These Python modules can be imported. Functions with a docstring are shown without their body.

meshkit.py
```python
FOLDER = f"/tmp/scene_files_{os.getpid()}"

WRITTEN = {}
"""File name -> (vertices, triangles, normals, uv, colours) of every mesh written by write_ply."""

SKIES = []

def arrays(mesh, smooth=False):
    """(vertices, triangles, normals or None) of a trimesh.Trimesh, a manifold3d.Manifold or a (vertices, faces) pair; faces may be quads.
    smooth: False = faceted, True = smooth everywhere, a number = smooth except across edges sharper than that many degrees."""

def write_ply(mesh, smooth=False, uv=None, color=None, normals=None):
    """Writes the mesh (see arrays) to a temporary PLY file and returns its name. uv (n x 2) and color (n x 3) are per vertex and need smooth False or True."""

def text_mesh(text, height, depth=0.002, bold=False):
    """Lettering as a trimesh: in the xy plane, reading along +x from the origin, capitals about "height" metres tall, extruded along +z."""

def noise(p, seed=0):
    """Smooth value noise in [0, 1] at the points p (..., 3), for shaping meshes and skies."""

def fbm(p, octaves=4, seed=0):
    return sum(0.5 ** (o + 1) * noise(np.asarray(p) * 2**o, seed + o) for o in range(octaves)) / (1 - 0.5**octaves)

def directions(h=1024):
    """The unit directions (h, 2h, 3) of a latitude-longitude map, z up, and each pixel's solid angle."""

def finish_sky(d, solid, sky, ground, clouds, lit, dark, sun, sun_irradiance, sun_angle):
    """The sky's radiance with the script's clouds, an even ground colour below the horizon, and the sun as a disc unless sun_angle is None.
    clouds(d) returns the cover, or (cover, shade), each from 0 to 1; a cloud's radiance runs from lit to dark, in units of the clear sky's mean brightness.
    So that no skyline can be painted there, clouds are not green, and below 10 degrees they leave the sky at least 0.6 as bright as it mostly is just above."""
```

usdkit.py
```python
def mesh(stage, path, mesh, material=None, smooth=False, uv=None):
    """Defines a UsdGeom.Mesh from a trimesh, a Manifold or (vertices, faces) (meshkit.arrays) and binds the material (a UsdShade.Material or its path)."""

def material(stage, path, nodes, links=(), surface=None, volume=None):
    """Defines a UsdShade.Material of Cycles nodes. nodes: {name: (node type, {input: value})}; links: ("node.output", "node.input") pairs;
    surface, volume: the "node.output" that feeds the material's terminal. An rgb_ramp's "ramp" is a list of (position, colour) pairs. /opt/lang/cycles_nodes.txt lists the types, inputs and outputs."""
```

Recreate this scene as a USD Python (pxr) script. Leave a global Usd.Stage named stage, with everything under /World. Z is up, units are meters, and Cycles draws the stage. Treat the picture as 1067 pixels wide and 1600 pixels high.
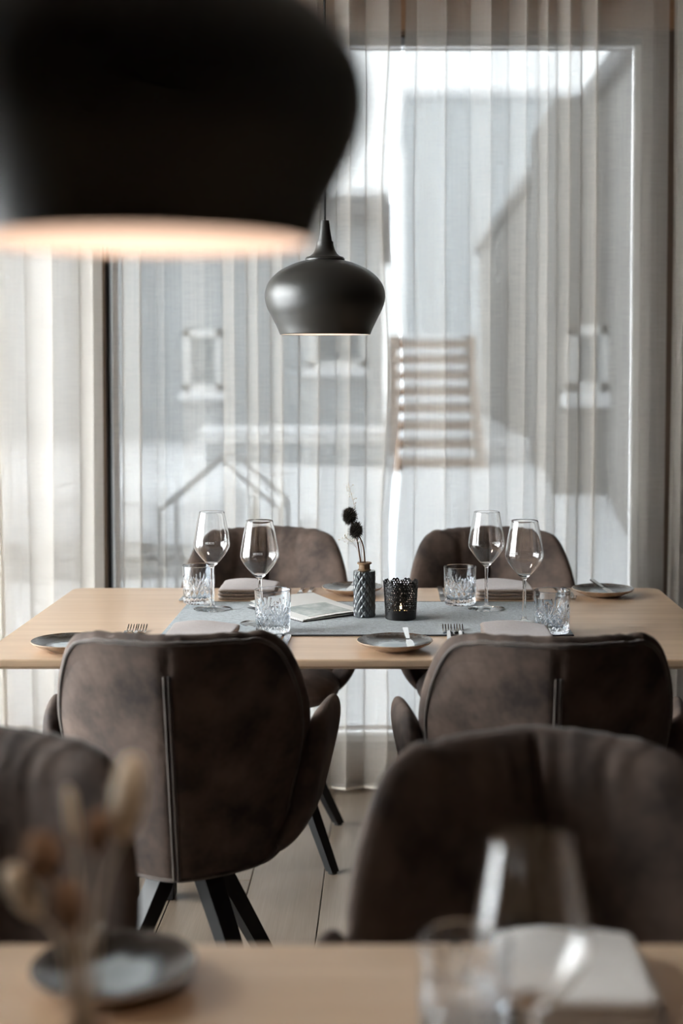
import math, random
import numpy as np
import trimesh
from trimesh.creation import box as tbox, cylinder as tcyl, icosphere
from shapely.geometry import Polygon, Point, box as sbox, LineString
from shapely.ops import unary_union
from shapely import affinity
import manifold3d as m3
from scipy.interpolate import PchipInterpolator
from pxr import Usd, UsdGeom, UsdLux, UsdShade, Gf, Sdf
import usdkit, meshkit

PI = math.pi
stage = Usd.Stage.CreateInMemory()
UsdGeom.SetStageUpAxis(stage, "Z")
UsdGeom.SetStageMetersPerUnit(stage, 1.0)
UsdGeom.Xform.Define(stage, "/World")
UsdGeom.Scope.Define(stage, "/World/Looks")

# ------------------------------------------------------------------ camera
HA = 24.25
cam = UsdGeom.Camera.Define(stage, "/World/camera")
cam.AddTranslateOp().Set(Gf.Vec3d(0, 0, 1.333))
cam.AddRotateXOp().Set(90 - math.degrees(0.05))
cam.CreateFocalLengthAttr(50.0)
cam.CreateHorizontalApertureAttr(HA)
cam.CreateHorizontalApertureOffsetAttr(-78.5 / 1067 * HA)
cam.CreateVerticalApertureOffsetAttr(-120.0 / 1067 * HA)
cam.CreateFStopAttr(2.3)
cam.CreateFocusDistanceAttr(3.12)
cam.CreateClippingRangeAttr(Gf.Vec2f(0.05, 500))
cam.CreateExposureAttr(2.45)

# ------------------------------------------------------------------ overcast sky (the only daylight)
dome = UsdLux.DomeLight.Define(stage, "/World/sky")
dome.CreateIntensityAttr(1.0)
dome.CreateColorAttr(Gf.Vec3f(0.965, 0.985, 1.0))

# ------------------------------------------------------------------ helpers
counts = {}
def numbered(name):
    k = counts.get(name, 0); counts[name] = k + 1
    return name if k == 0 else "%s_%03d" % (name, k)

def part_path(parent, name):
    p = "%s/%s" % (parent, name)
    k = 1
    while stage.GetPrimAtPath(p):
        p = "%s/%s_%03d" % (parent, name, k); k += 1
    return p

def tag(prim, label=None, cat=None, group=None, kind=None):
    for k, v in (("label", label), ("category", cat), ("group", group), ("kind", kind)):
        if v: prim.SetCustomDataByKey(k, v)
    return prim

def thing(name, label, cat, loc=(0, 0, 0), rz=0.0, group=None, kind=None):
    x = UsdGeom.Xform.Define(stage, "/World/" + numbered(name))
    x.AddTranslateOp().Set(Gf.Vec3d(*map(float, loc)))
    x.AddRotateZOp().Set(float(rz))
    return tag(x.GetPrim(), label, cat, group, kind)

def part(parent, name, mesh, mat, smooth=35, label=None, kind=None):
    p = part_path(str(parent.GetPath()), name)
    m = usdkit.mesh(stage, p, mesh, mat, smooth=smooth)
    if label: m.GetPrim().SetCustomDataByKey("label", label)
    if kind: m.GetPrim().SetCustomDataByKey("kind", kind)
    return m.GetPrim()

def solo(name, mesh, mat, label=None, cat=None, smooth=35, group=None, kind=None):
    m = usdkit.mesh(stage, "/World/" + numbered(name), mesh, mat, smooth=smooth)
    return tag(m.GetPrim(), label, cat, group, kind)

def struct(name, mesh, mat, smooth=False):
    m = usdkit.mesh(stage, "/World/" + name, mesh, mat, smooth=smooth)
    return tag(m.GetPrim(), kind="structure")

def dup(src, label, loc, rz=0.0, name=None):
    base = name or str(src.GetName())
    d = src.GetCustomData()
    x = UsdGeom.Xform.Define(stage, "/World/" + numbered(base))
    r = x.GetPrim()
    r.GetReferences().AddInternalReference(src.GetPath())
    x.ClearXformOpOrder()
    x.AddTranslateOp().Set(Gf.Vec3d(*map(float, loc)))
    x.AddRotateZOp().Set(float(rz))
    r.SetInstanceable(True)
    return tag(r, label, d.get("category"), d.get("group"))

def cat(*ms):
    return trimesh.util.concatenate(ms)

def bx(x0, x1, y0, y1, z0, z1):
    m = tbox([x1 - x0, y1 - y0, z1 - z0]); m.apply_translation([(x0 + x1) / 2, (y0 + y1) / 2, (z0 + z1) / 2]); return m

def cbox(x0, x1, y0, y1, z0, z1, c=0.003):
    """box with chamfered edges"""
    pts = []
    for sx in (0, 1):
        for sy in (0, 1):
            for sz in (0, 1):
                p = np.array([(x0, x1)[sx], (y0, y1)[sy], (z0, z1)[sz]], float)
                d = np.array([1 - 2 * sx, 1 - 2 * sy, 1 - 2 * sz]) * c
                for ax in range(3):
                    q = p + d; q[ax] = p[ax]; pts.append(q)
    return trimesh.convex.convex_hull(np.array(pts))

def lathe(prof, n=48):
    """closed solid or open surface of revolution from (r, z) points; ends on the axis are closed"""
    prof = np.array(prof, float)
    a = np.linspace(0, 2 * PI, n, endpoint=False)
    v, f = [], []
    k = len(prof)
    for r, z in prof:
        v.append(np.stack([r * np.cos(a), r * np.sin(a), np.full(n, z)], 1))
    v = np.vstack(v)
    for i in range(k - 1):
        for j in range(n):
            j2 = (j + 1) % n
            A, B, C, D = i * n + j, i * n + j2, (i + 1) * n + j2, (i + 1) * n + j
            if prof[i][0] > 1e-9: f.append([A, B, C])
            if prof[i + 1][0] > 1e-9: f.append([A, C, D])
    m = trimesh.Trimesh(v, np.array(f), process=False)
    m.merge_vertices()
    return m

def tube(pts, r, n=8, closed=False, caps=True):
    pts = np.array(pts, float); k = len(pts)
    r = np.broadcast_to(np.asarray(r, float), (k,))
    if closed:
        t = np.roll(pts, -1, 0) - np.roll(pts, 1, 0)
    else:
        t = np.gradient(pts, axis=0)
    t /= np.maximum(np.linalg.norm(t, axis=1, keepdims=True), 1e-12)
    ref = np.array([0, 0, 1.0]) if abs(t[0][2]) < 0.9 else np.array([1.0, 0, 0])
    u = np.cross(t[0], ref); u /= np.linalg.norm(u)
    v, f = [], []
    for i in range(k):
        u = u - t[i] * np.dot(u, t[i]); u /= np.linalg.norm(u)
        w = np.cross(t[i], u)
        a = np.linspace(0, 2 * PI, n, endpoint=False)
        v.append(pts[i] + r[i] * (np.cos(a)[:, None] * u + np.sin(a)[:, None] * w))
    v = np.vstack(v)
    for i in range(k if closed else k - 1):
        i2 = (i + 1) % k
        for j in range(n):
            j2 = (j + 1) % n
            f += [[i * n + j, i * n + j2, i2 * n + j2], [i * n + j, i2 * n + j2, i2 * n + j]]
    if not closed and caps:
        c0, c1 = len(v), len(v) + 1
        v = np.vstack([v, pts[0], pts[-1]])
        for j in range(n):
            j2 = (j + 1) % n
            f += [[c0, j2, j], [c1, (k - 1) * n + j, (k - 1) * n + j2]]
    return trimesh.Trimesh(v, np.array(f), process=False)

def spline(pts, n=40, closed=False):
    pts = np.array(pts, float)
    P = np.vstack([pts[-1], pts, pts[:2]]) if closed else np.vstack([2 * pts[0] - pts[1], pts, 2 * pts[-1] - pts[-2]])
    segs = len(pts) if closed else len(pts) - 1
    out = []
    per = max(2, n // segs)
    for i in range(segs):
        p0, p1, p2, p3 = P[i], P[i + 1], P[i + 2], P[i + 3]
        for t in np.linspace(0, 1, per, endpoint=False):
            out.append(0.5 * (2 * p1 + (p2 - p0) * t + (2 * p0 - 5 * p1 + 4 * p2 - p3) * t * t + (3 * p1 - p0 - 3 * p2 + p3) * t ** 3))
    if not closed: out.append(pts[-1])
    return np.array(out)

def extrude(poly, h):
    return trimesh.creation.extrude_polygon(poly, h, engine="earcut")

def rot(m, ang, axis, point=(0, 0, 0)):
    m.apply_transform(trimesh.transformations.rotation_matrix(ang, axis, point)); return m

def mv(m, *d):
    m.apply_translation(d); return m

def resample(poly, n):
    """n points evenly spaced along a closed polyline"""
    p = np.vstack([poly, poly[:1]])
    d = np.r_[0, np.cumsum(np.linalg.norm(np.diff(p, axis=0), axis=1))]
    s = np.linspace(0, d[-1], n, endpoint=False)
    return np.stack([np.interp(s, d, p[:, i]) for i in range(p.shape[1])], 1)

def pillow(outline, centre, mid, half, r0=0.75, rings=16, n=96, front=None, back=None):
    """A padded sheet: a closed solid over a 2D outline. mid(a, b) -> 3D points of the middle surface, half = half thickness with rounded rim.
    front/back: extra offset functions of (a, b)."""
    o = resample(np.array(outline, float), n); c = np.array(centre, float)
    rr = 1 - (1 - np.linspace(0, 1, rings + 1)[1:]) ** 1.8
    P = [c[None]] + [c + r * (o - c) for r in rr]
    R = np.r_[[0.0], np.repeat(rr, n)]
    P = np.vstack(P)
    e = 1e-4
    M = mid(P[:, 0], P[:, 1])
    da = (mid(P[:, 0] + e, P[:, 1]) - mid(P[:, 0] - e, P[:, 1])); db = (mid(P[:, 0], P[:, 1] + e) - mid(P[:, 0], P[:, 1] - e))
    N = np.cross(da, db); N /= np.linalg.norm(N, axis=1, keepdims=True)
    q = np.clip((R - r0) / (1 - r0), 0, 1)
    prof = np.sqrt(np.maximum(1 - q ** 2, 0))
    hf = prof * (half + (front(P[:, 0], P[:, 1]) * (1 - q) if front else 0))
    hb = prof * (half + (back(P[:, 0], P[:, 1]) * (1 - q) if back else 0))
    F = M + N * hf[:, None]; B = M - N * hb[:, None]
    nv = len(P)
    f = []
    def idx(r, j): return 1 + r * n + j % n
    for j in range(n): f.append([0, idx(0, j), idx(0, j + 1)])
    for r in range(rings - 1):
        for j in range(n):
            f += [[idx(r, j), idx(r + 1, j), idx(r + 1, j + 1)], [idx(r, j), idx(r + 1, j + 1), idx(r, j + 1)]]
    f = np.array(f)
    m = trimesh.Trimesh(np.vstack([F, B]), np.vstack([f, f[:, ::-1] + nv]), process=False)
    m.merge_vertices()
    m.fix_normals()
    return m

def wob(p, s, amp, seed=0):
    return (meshkit.fbm(np.asarray(p) * s, 3, seed) - 0.5) * 2 * amp

# ------------------------------------------------------------------ materials
def M(name, nodes, links=(), surface=None, volume=None):
    return usdkit.material(stage, "/World/Looks/" + name, nodes, links, surface, volume)

def lin(r, g, b):
    return tuple(((c / 255 + 0.055) / 1.055) ** 2.4 if c > 10 else c / 255 / 12.92 for c in (r, g, b))

def plain(name, col, rough=0.5, metallic=0.0, **kw):
    return M(name, {"p": ("principled_bsdf", dict(base_color=col, roughness=rough, metallic=metallic, **kw))}, (), "p.BSDF")

def mottled(name, c1, c2, scale=6, rough=0.6, stretch=(1, 1, 1), bump=0.0, bscale=80, detail=4, lo=0.35, hi=0.65, coords="object", **kw):
    nodes = {"t": ("texture_coordinate", {}), "mp": ("mapping", {"scale": stretch}),
             "n": ("noise_texture", {"scale": scale, "detail": detail, "roughness": 0.6}),
             "r": ("rgb_ramp", {"ramp": [(lo, c1), (hi, c2)]}),
             "p": ("principled_bsdf", dict(roughness=rough, **kw))}
    links = [("t." + coords, "mp.vector"), ("mp.vector", "n.vector"), ("n.fac", "r.fac"), ("r.color", "p.base_color")]
    if bump:
        nodes["n2"] = ("noise_texture", {"scale": bscale, "detail": 3}); nodes["b"] = ("bump", {"strength": bump, "distance": 0.002})
        links += [("mp.vector", "n2.vector"), ("n2.fac", "b.height"), ("b.normal", "p.normal")]
    return M(name, nodes, links, "p.BSDF")

FABRIC = mottled("suede_fabric", (0.032, 0.0215, 0.0185), (0.145, 0.098, 0.076), scale=9, rough=0.85, bump=0.25, bscale=260, lo=0.36, hi=0.68, sheen_weight=0.06, sheen_roughness=0.4, sheen_tint=(0.8, 0.7, 0.66))
PIPING = mottled("suede_piping", (0.05, 0.038, 0.032), (0.12, 0.09, 0.075), scale=14, rough=0.8, sheen_weight=0.3)
BLACKMETAL = plain("black_metal", (0.010, 0.010, 0.011), 0.5, 0.0, specular_ior_level=0.3)
LAMPBLACK = plain("lamp_black_lacquer", (0.026, 0.0245, 0.021), 0.42, 0.0, specular_ior_level=1.0)
LAMPINNER = plain("lamp_inner_paint", (0.36, 0.305, 0.285), 0.6)
BULB = M("bulb_glow", {"e": ("emission", {"color": (1.0, 0.78, 0.60), "strength": 14.0})}, (), "e.emission")
CORD = plain("black_cord", (0.012, 0.012, 0.012), 0.6)
STEEL = plain("cutlery_steel", (0.62, 0.61, 0.60), 0.16, 1.0)
GLASS = M("clear_glass", {"g": ("glass_bsdf", {"color": (1, 1, 1), "roughness": 0.0, "IOR": 1.5})}, (), "g.BSDF")
CRYSTAL = M("cut_crystal", {"g": ("glass_bsdf", {"color": (0.97, 0.985, 1.0), "roughness": 0.0, "IOR": 1.52})}, (), "g.BSDF")
SMOKE = plain("smoke_grey_glass", (0.10, 0.115, 0.125), 0.10, 0.0, transmission_weight=0.35, ior=1.5, coat_weight=0.3)
LACE = plain("black_lace_metal", (0.012, 0.012, 0.013), 0.4, 0.3)
WAX = plain("candle_wax", (0.75, 0.66, 0.55), 0.5, subsurface_weight=0.3)
FLAME = M("candle_flame", {"e": ("emission", {"color": (1.0, 0.55, 0.22), "strength": 10.0})}, (), "e.emission")
THISTLE = plain("dried_thistle", (0.022, 0.015, 0.010), 0.9)
STEM = plain("dried_stem", (0.16, 0.075, 0.035), 0.8)
PALESTEM = plain("pale_stem", (0.58, 0.49, 0.38), 0.8)
BUNNY = mottled("bunny_tail_fluff", (0.70, 0.61, 0.49), (0.84, 0.76, 0.64), 60, 0.95)
BROWNHEAD = mottled("brown_seedhead", (0.17, 0.10, 0.06), (0.33, 0.21, 0.13), 60, 0.95)
TERRA = mottled("brown_neck", (0.20, 0.11, 0.055), (0.32, 0.19, 0.10), 40, 0.5)
LINEN = mottled("taupe_linen", (0.20, 0.15, 0.115), (0.28, 0.215, 0.17), 220, 0.9, bump=0.4, bscale=700, sheen_weight=0.5, sheen_tint=(0.9, 0.9, 0.95))
WHITELINEN = mottled("white_linen", (0.72, 0.69, 0.66), (0.82, 0.79, 0.76), 220, 0.85, bump=0.3, bscale=700, sheen_weight=0.3)
PAPER = plain("white_paper", (0.72, 0.73, 0.72), 0.35)
COVER = plain("dark_cover", (0.02, 0.02, 0.025), 0.5)
STONEWARE = mottled("beige_stoneware", (0.36, 0.25, 0.17), (0.50, 0.38, 0.28), 60, 0.55)
FRAMEWHITE = plain("white_frame", (0.72, 0.72, 0.71), 0.45)
FRAMEDARK = plain("dark_gasket", (0.012, 0.014, 0.016), 0.5)
WALL = plain("plaster", (0.42, 0.37, 0.33), 0.9)
CEIL = plain("ceiling_paint", (0.20, 0.17, 0.145), 0.9)
DARKWALL = plain("dark_wall_paint", (0.05, 0.042, 0.036), 0.9)
SNOW = mottled("snow", (0.70, 0.715, 0.735), (0.77, 0.78, 0.795), 3, 0.8)
STONE = mottled("field_stone", (0.30, 0.31, 0.31), (0.48, 0.48, 0.47), 7, 0.9, bump=0.4, bscale=30)
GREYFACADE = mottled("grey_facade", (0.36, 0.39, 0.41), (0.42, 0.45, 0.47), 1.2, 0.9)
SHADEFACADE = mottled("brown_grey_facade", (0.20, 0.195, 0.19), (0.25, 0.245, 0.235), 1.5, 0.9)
PALEFACADE = mottled("pale_facade", (0.48, 0.51, 0.53), (0.54, 0.57, 0.59), 1.0, 0.9)
ROOFDARK = plain("roof_sheet", (0.14, 0.14, 0.145), 0.6)
FARGLASS = plain("far_window_glass", (0.16, 0.19, 0.21), 0.12)
STAIRWOOD = mottled("stair_wood", (0.27, 0.18, 0.125), (0.36, 0.26, 0.195), 4, 0.7, stretch=(1, 8, 8))
EVERGREEN = mottled("frosted_evergreen", (0.07, 0.085, 0.075), (0.20, 0.215, 0.20), 14, 0.95)
DRYSHRUB = mottled("dry_shrub", (0.15, 0.115, 0.08), (0.30, 0.25, 0.19), 16, 0.95)
GALV = plain("galvanised_tube", (0.25, 0.26, 0.27), 0.4, 0.3)

def wood(name, dark, light, axis=0, rough=0.42, scale=5.0, gap=0.12, bump=0.08, spec=0.5, vary=0.0):
    st = [gap, gap, gap]; 
    st = [4.0, 4.0, 4.0]; st[axis] = 0.28
    st2 = [30.0, 30.0, 30.0]; st2[axis] = 0.7
    nodes = {"t": ("texture_coordinate", {}), "mp": ("mapping", {"scale": tuple(st)}), "mp2": ("mapping", {"scale": tuple(st2)}),
             "n": ("noise_texture", {"scale": scale, "detail": 5, "roughness": 0.55, "distortion": 0.6}),
             "n2": ("noise_texture", {"scale": 9, "detail": 4, "roughness": 0.65}),
             "mx": ("mix_float", {"fac": 0.4}),
             "r": ("rgb_ramp", {"ramp": [(0.30, dark), (0.52, tuple((a + b) / 2 for a, b in zip(dark, light))), (0.70, light)]}),
             "b": ("bump", {"strength": bump, "distance": 0.001}),
             "p": ("principled_bsdf", {"roughness": rough, "specular_ior_level": spec})}
    links = [("t.object", "mp.vector"), ("t.object", "mp2.vector"), ("mp.vector", "n.vector"), ("mp2.vector", "n2.vector"),
             ("n.fac", "mx.a"), ("n2.fac", "mx.b"), ("mx.result", "r.fac"), ("r.color", "p.base_color"), ("n2.fac", "b.height"), ("b.normal", "p.normal")]
    return M(name, nodes, links, "p.BSDF")

TABLEWOOD = wood("oiled_oak_table", (0.55, 0.37, 0.235), (0.71, 0.52, 0.36), 0, 0.32)
EDGEWOOD = wood("oak_table_edge", (0.33, 0.17, 0.08), (0.45, 0.26, 0.14), 0, 0.45)
FLOORS = [wood("floor_oak_a", (0.165, 0.125, 0.093), (0.275, 0.218, 0.168), 1, 0.42, 4),
          wood("floor_oak_b", (0.178, 0.135, 0.101), (0.292, 0.234, 0.184), 1, 0.42, 3.4),
          wood("floor_oak_c", (0.153, 0.114, 0.082), (0.258, 0.202, 0.152), 1, 0.42, 4.6)]
LINTELWOOD = wood("lintel_spruce", (0.30, 0.165, 0.085), (0.44, 0.26, 0.145), 0, 0.6)
PLINTHWOOD = wood("plinth_oak", (0.20, 0.13, 0.085), (0.31, 0.215, 0.15), 0, 0.6)
SIDEWOOD = wood("side_wall_oak", (0.10, 0.065, 0.042), (0.16, 0.11, 0.075), 2, 0.6)

def woven(name, dark, light, s=900):
    nodes = {"t": ("texture_coordinate", {}), "mp": ("mapping", {"scale": (1, 1.7, 1)}),
             "v": ("voronoi_texture", {"scale": s, "feature": "f1"}), "n": ("noise_texture", {"scale": 140, "detail": 3}),
             "mx": ("mix_float", {"fac": 0.5}), "r": ("rgb_ramp", {"ramp": [(0.25, dark), (0.65, light)]}),
             "b": ("bump", {"strength": 0.6, "distance": 0.001}), "p": ("principled_bsdf", {"roughness": 0.85, "sheen_weight": 0.2})}
    links = [("t.object", "mp.vector"), ("mp.vector", "v.vector"), ("t.object", "n.vector"), ("v.distance", "mx.a"), ("n.fac", "mx.b"),
             ("mx.result", "r.fac"), ("r.color", "p.base_color"), ("mx.result", "b.height"), ("b.normal", "p.normal")]
    return M(name, nodes, links, "p.BSDF")
RUNNER = woven("woven_grey_runner", (0.12, 0.145, 0.165), (0.41, 0.47, 0.51), 420)

# reactive glaze of the bread plates: brown-black rim, icy blue-grey well
GLAZE = M("reactive_glaze", {
    "t": ("texture_coordinate", {}), "sx": ("separate_xyz", {}), "cx": ("combine_xyz", {}), "ln": ("vector_math", {"math_type": "length"}),
    "n": ("noise_texture", {"scale": 55, "detail": 4, "roughness": 0.7}), "n3": ("noise_texture", {"scale": 16, "detail": 2}),
    "m1": ("math", {"math_type": "multiply_add", "value2": 0.030, "value3": -0.015}), "m3": ("math", {"math_type": "multiply_add", "value2": 0.03, "value3": -0.015}),
    "a": ("math", {"math_type": "add"}), "a2": ("math", {"math_type": "add"}), "sc": ("math", {"math_type": "multiply", "value2": 12.5}),
    "r": ("rgb_ramp", {"ramp": [(0.0, (0.42, 0.50, 0.54)), (0.40, (0.48, 0.55, 0.59)), (0.52, (0.12, 0.14, 0.155)), (0.62, (0.022, 0.017, 0.014)), (0.84, (0.035, 0.025, 0.019)), (0.95, (0.14, 0.13, 0.12)), (1.0, (0.10, 0.065, 0.045))]}),
    "p": ("principled_bsdf", {"roughness": 0.18, "specular_ior_level": 0.5})},
    [("t.object", "sx.vector"), ("sx.x", "cx.x"), ("sx.y", "cx.y"), ("cx.vector", "ln.vector1"), ("t.object", "n.vector"), ("t.object", "n3.vector"), ("n.fac", "m1.value1"), ("n3.fac", "m3.value1"),
     ("ln.value", "a.value1"), ("m1.value", "a.value2"), ("a.value", "a2.value1"), ("m3.value", "a2.value2"), ("a2.value", "sc.value1"), ("sc.value", "r.fac"), ("r.color", "p.base_color")], "p.BSDF")

def sheer(name, col, t0=0.52, tmin=0.12):
    """thin woven voile: the share of open weave falls as the cloth is seen edge-on; fine vertical threads vary it"""
    nodes = {"lw": ("layer_weight", {"blend": 0.5}), "c": ("math", {"math_type": "subtract", "value1": 1.0}), "cm": ("math", {"math_type": "maximum", "value2": tmin}),
             "inv": ("math", {"math_type": "divide", "value1": 1.0}), "pw": ("math", {"math_type": "power", "value1": t0}),
             "g": ("texture_coordinate", {}), "mp": ("mapping", {"scale": (260, 260, 3)}), "n": ("noise_texture", {"scale": 1.0, "detail": 2}),
             "mp2": ("mapping", {"scale": (20, 20, 500)}), "n2": ("noise_texture", {"scale": 1.0, "detail": 1}),
             "ad": ("math", {"math_type": "add"}),
             "th": ("math", {"math_type": "multiply_add", "value2": 0.26, "value3": -0.26}), "sum": ("math", {"math_type": "add", "use_clamp": True}),
             "tr": ("transparent_bsdf", {"color": (1, 1, 1)}), "d": ("diffuse_bsdf", {"color": col, "roughness": 0.3}), "tl": ("translucent_bsdf", {"color": col}),
             "fab": ("mix_closure", {"fac": 0.5}), "out": ("mix_closure", {})}
    links = [("lw.facing", "c.value2"), ("c.value", "cm.value1"), ("cm.value", "inv.value2"), ("inv.value", "pw.value2"),
             ("g.object", "mp.vector"), ("mp.vector", "n.vector"), ("g.object", "mp2.vector"), ("mp2.vector", "n2.vector"), ("n.fac", "ad.value1"), ("n2.fac", "ad.value2"), ("ad.value", "th.value1"),
             ("pw.value", "sum.value1"), ("th.value", "sum.value2"),
             ("d.BSDF", "fab.closure1"), ("tl.BSDF", "fab.closure2"), ("sum.value", "out.fac"), ("fab.closure", "out.closure1"), ("tr.BSDF", "out.closure2")]
    return M(name, nodes, links, "out.closure")
SHEER = sheer("sheer_voile", (0.58, 0.535, 0.48), 0.40)
SHEERDENSE = sheer("sheer_voile_dense", (0.80, 0.755, 0.70), 0.12)
HEM = plain("hem_tape", (0.72, 0.66, 0.57), 0.9)

def pane_mat(name, tint): return M(name, {"f": ("fresnel", {"IOR": 1.45}), "t": ("transparent_bsdf", {"color": tint}), "g": ("glossy_bsdf", {"color": (1, 1, 1), "roughness": 0.0}), "o": ("mix_closure", {})},
         [("f.fac", "o.fac"), ("t.BSDF", "o.closure1"), ("g.BSDF", "o.closure2")], "o.closure")
FOOTGLASS = pane_mat("thin_clear_glass", (0.98, 0.99, 0.985))
PANE = pane_mat("clear_pane", (0.97, 0.98, 0.975))
TINTPANE = pane_mat("sun_control_pane", (0.40, 0.412, 0.417))
SOFTPANE = pane_mat("light_sun_control_pane", (0.53, 0.535, 0.535))

# ------------------------------------------------------------------ room shell
WY = 4.45                                   # inner face of the window wall
XL, XR, YB, ZC = -2.6, 3.6, -2.6, 2.72      # left, right, rear, ceiling
W1 = (-0.904, 0.785, 0.125, 2.36)           # big window: x0, x1, z0, z1
W2 = (-2.25, -0.97, 0.125, 2.36)            # its neighbour behind the left curtain

fl = tag(UsdGeom.Xform.Define(stage, "/World/floor").GetPrim(), kind="structure")
part(fl, "subfloor", bx(XL, XR, YB, WY + .2, -0.06, -0.016), PLINTHWOOD, False)
rng = random.Random(5)
PW = 0.189
x = -0.377 - PW * 12 + 0.012
col = 0
while x < XR:
    y = YB - rng.uniform(0, 1.8)
    while y < WY:
        L = 2.1
        y0, y1 = max(y, YB), min(y + L, WY + .001)
        x0, x1 = max(x, XL), min(x + PW, XR)
        if y1 - y0 > .02 and x1 - x0 > .02:
            part(fl, "plank", cbox(x0 + .0011, x1 - .0011, y0 + .0011, y1 - .0011, -0.016, 0.0, 0.0014), FLOORS[rng.randrange(3)], False)
        y += L
    x += PW

def wall_with_holes(x0, x1, z0, z1, holes, t):
    p = sbox(x0, z0, x1, z1)
    for a, b, c, d in holes: p = p.difference(sbox(a, c, b, d))
    m = extrude(p, t)                         # in x,z -> extruded along +z of the mesh
    m.apply_transform(np.array([[1, 0, 0, 0], [0, 0, -1, t], [0, 1, 0, 0], [0, 0, 0, 1.0]]))
    return m
struct("wall_back", mv(wall_with_holes(XL - .2, XR + .2, -0.06, ZC, [W1, W2], 0.22), 0, WY, 0), SIDEWOOD)
LW = (1.45, 4.15, 0.12, 2.58)                 # left window: y0, y1, z0, z1
wl = wall_with_holes(YB - .2, WY, -0.06, ZC, [LW], 0.2)
rot(wl, PI / 2, (0, 0, 1)); mv(wl, XL, 0, 0)
struct("wall_left", wl, WALL)
struct("wall_right", bx(XR, XR + .2, YB - .2, WY, -0.06, ZC), DARKWALL)
struct("wall_rear", bx(XL, XR, YB - .2, YB, -0.06, ZC), DARKWALL)
struct("ceiling", bx(XL - .2, XR + .2, YB - .2, WY + .22, ZC, ZC + .15), CEIL)
# wood casing above the window and plinth below it
trim = tag(UsdGeom.Xform.Define(stage, "/World/trim_1").GetPrim(), kind="structure")
for i in range(3):
    z0 = 2.372 + i * .116
    part(trim, "lintel_board", cbox(-2.4, 1.55, WY - .032, WY - .001, z0, z0 + .112, .003), LINTELWOOD, False)
bb = tag(UsdGeom.Xform.Define(stage, "/World/baseboard_back").GetPrim(), kind="structure")
part(bb, "board", cbox(-2.4, 3.55, WY - .022, WY - .001, 0.0, .108, .004), PLINTHWOOD, False)

def window(name, w, dark_left=False):
    t = tag(UsdGeom.Xform.Define(stage, "/World/" + name).GetPrim(), kind="structure")
    x0, x1, z0, z1 = w
    g = 0.001
    part(t, "top_rail", cbox(x0 + g, x1 - g, WY + .02, WY + .09, z1 - .026, z1 - g, .003), GALV if dark_left else FRAMEWHITE, False)
    part(t, "bottom_rail", cbox(x0 + g, x1 - g, WY + .005, WY + .09, z0 + g, z0 + .022, .003), FRAMEWHITE, False)
    part(t, "side_rail", cbox(x0 + g, x0 + (.011 if dark_left else .024), WY + .02, WY + .09, z0 + .022, z1 - .026, .003), FRAMEDARK if dark_left else FRAMEWHITE, False)
    part(t, "side_rail", cbox(x1 - .022, x1 - g, WY + .02, WY + .09, z0 + .022, z1 - .026, .003), FRAMEWHITE, False)
    part(t, "pane", bx(x0 + (.013 if dark_left else .026), x1 - .024, WY + .05, WY + .056, z0 + .024, z1 - .028), TINTPANE if dark_left else SOFTPANE, False)
    return t
window("window_1", W1, True)
window("window_2", W2)
w3 = tag(UsdGeom.Xform.Define(stage, "/World/window_3").GetPrim(), kind="structure")
y0, y1, z0, z1 = LW
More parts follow.
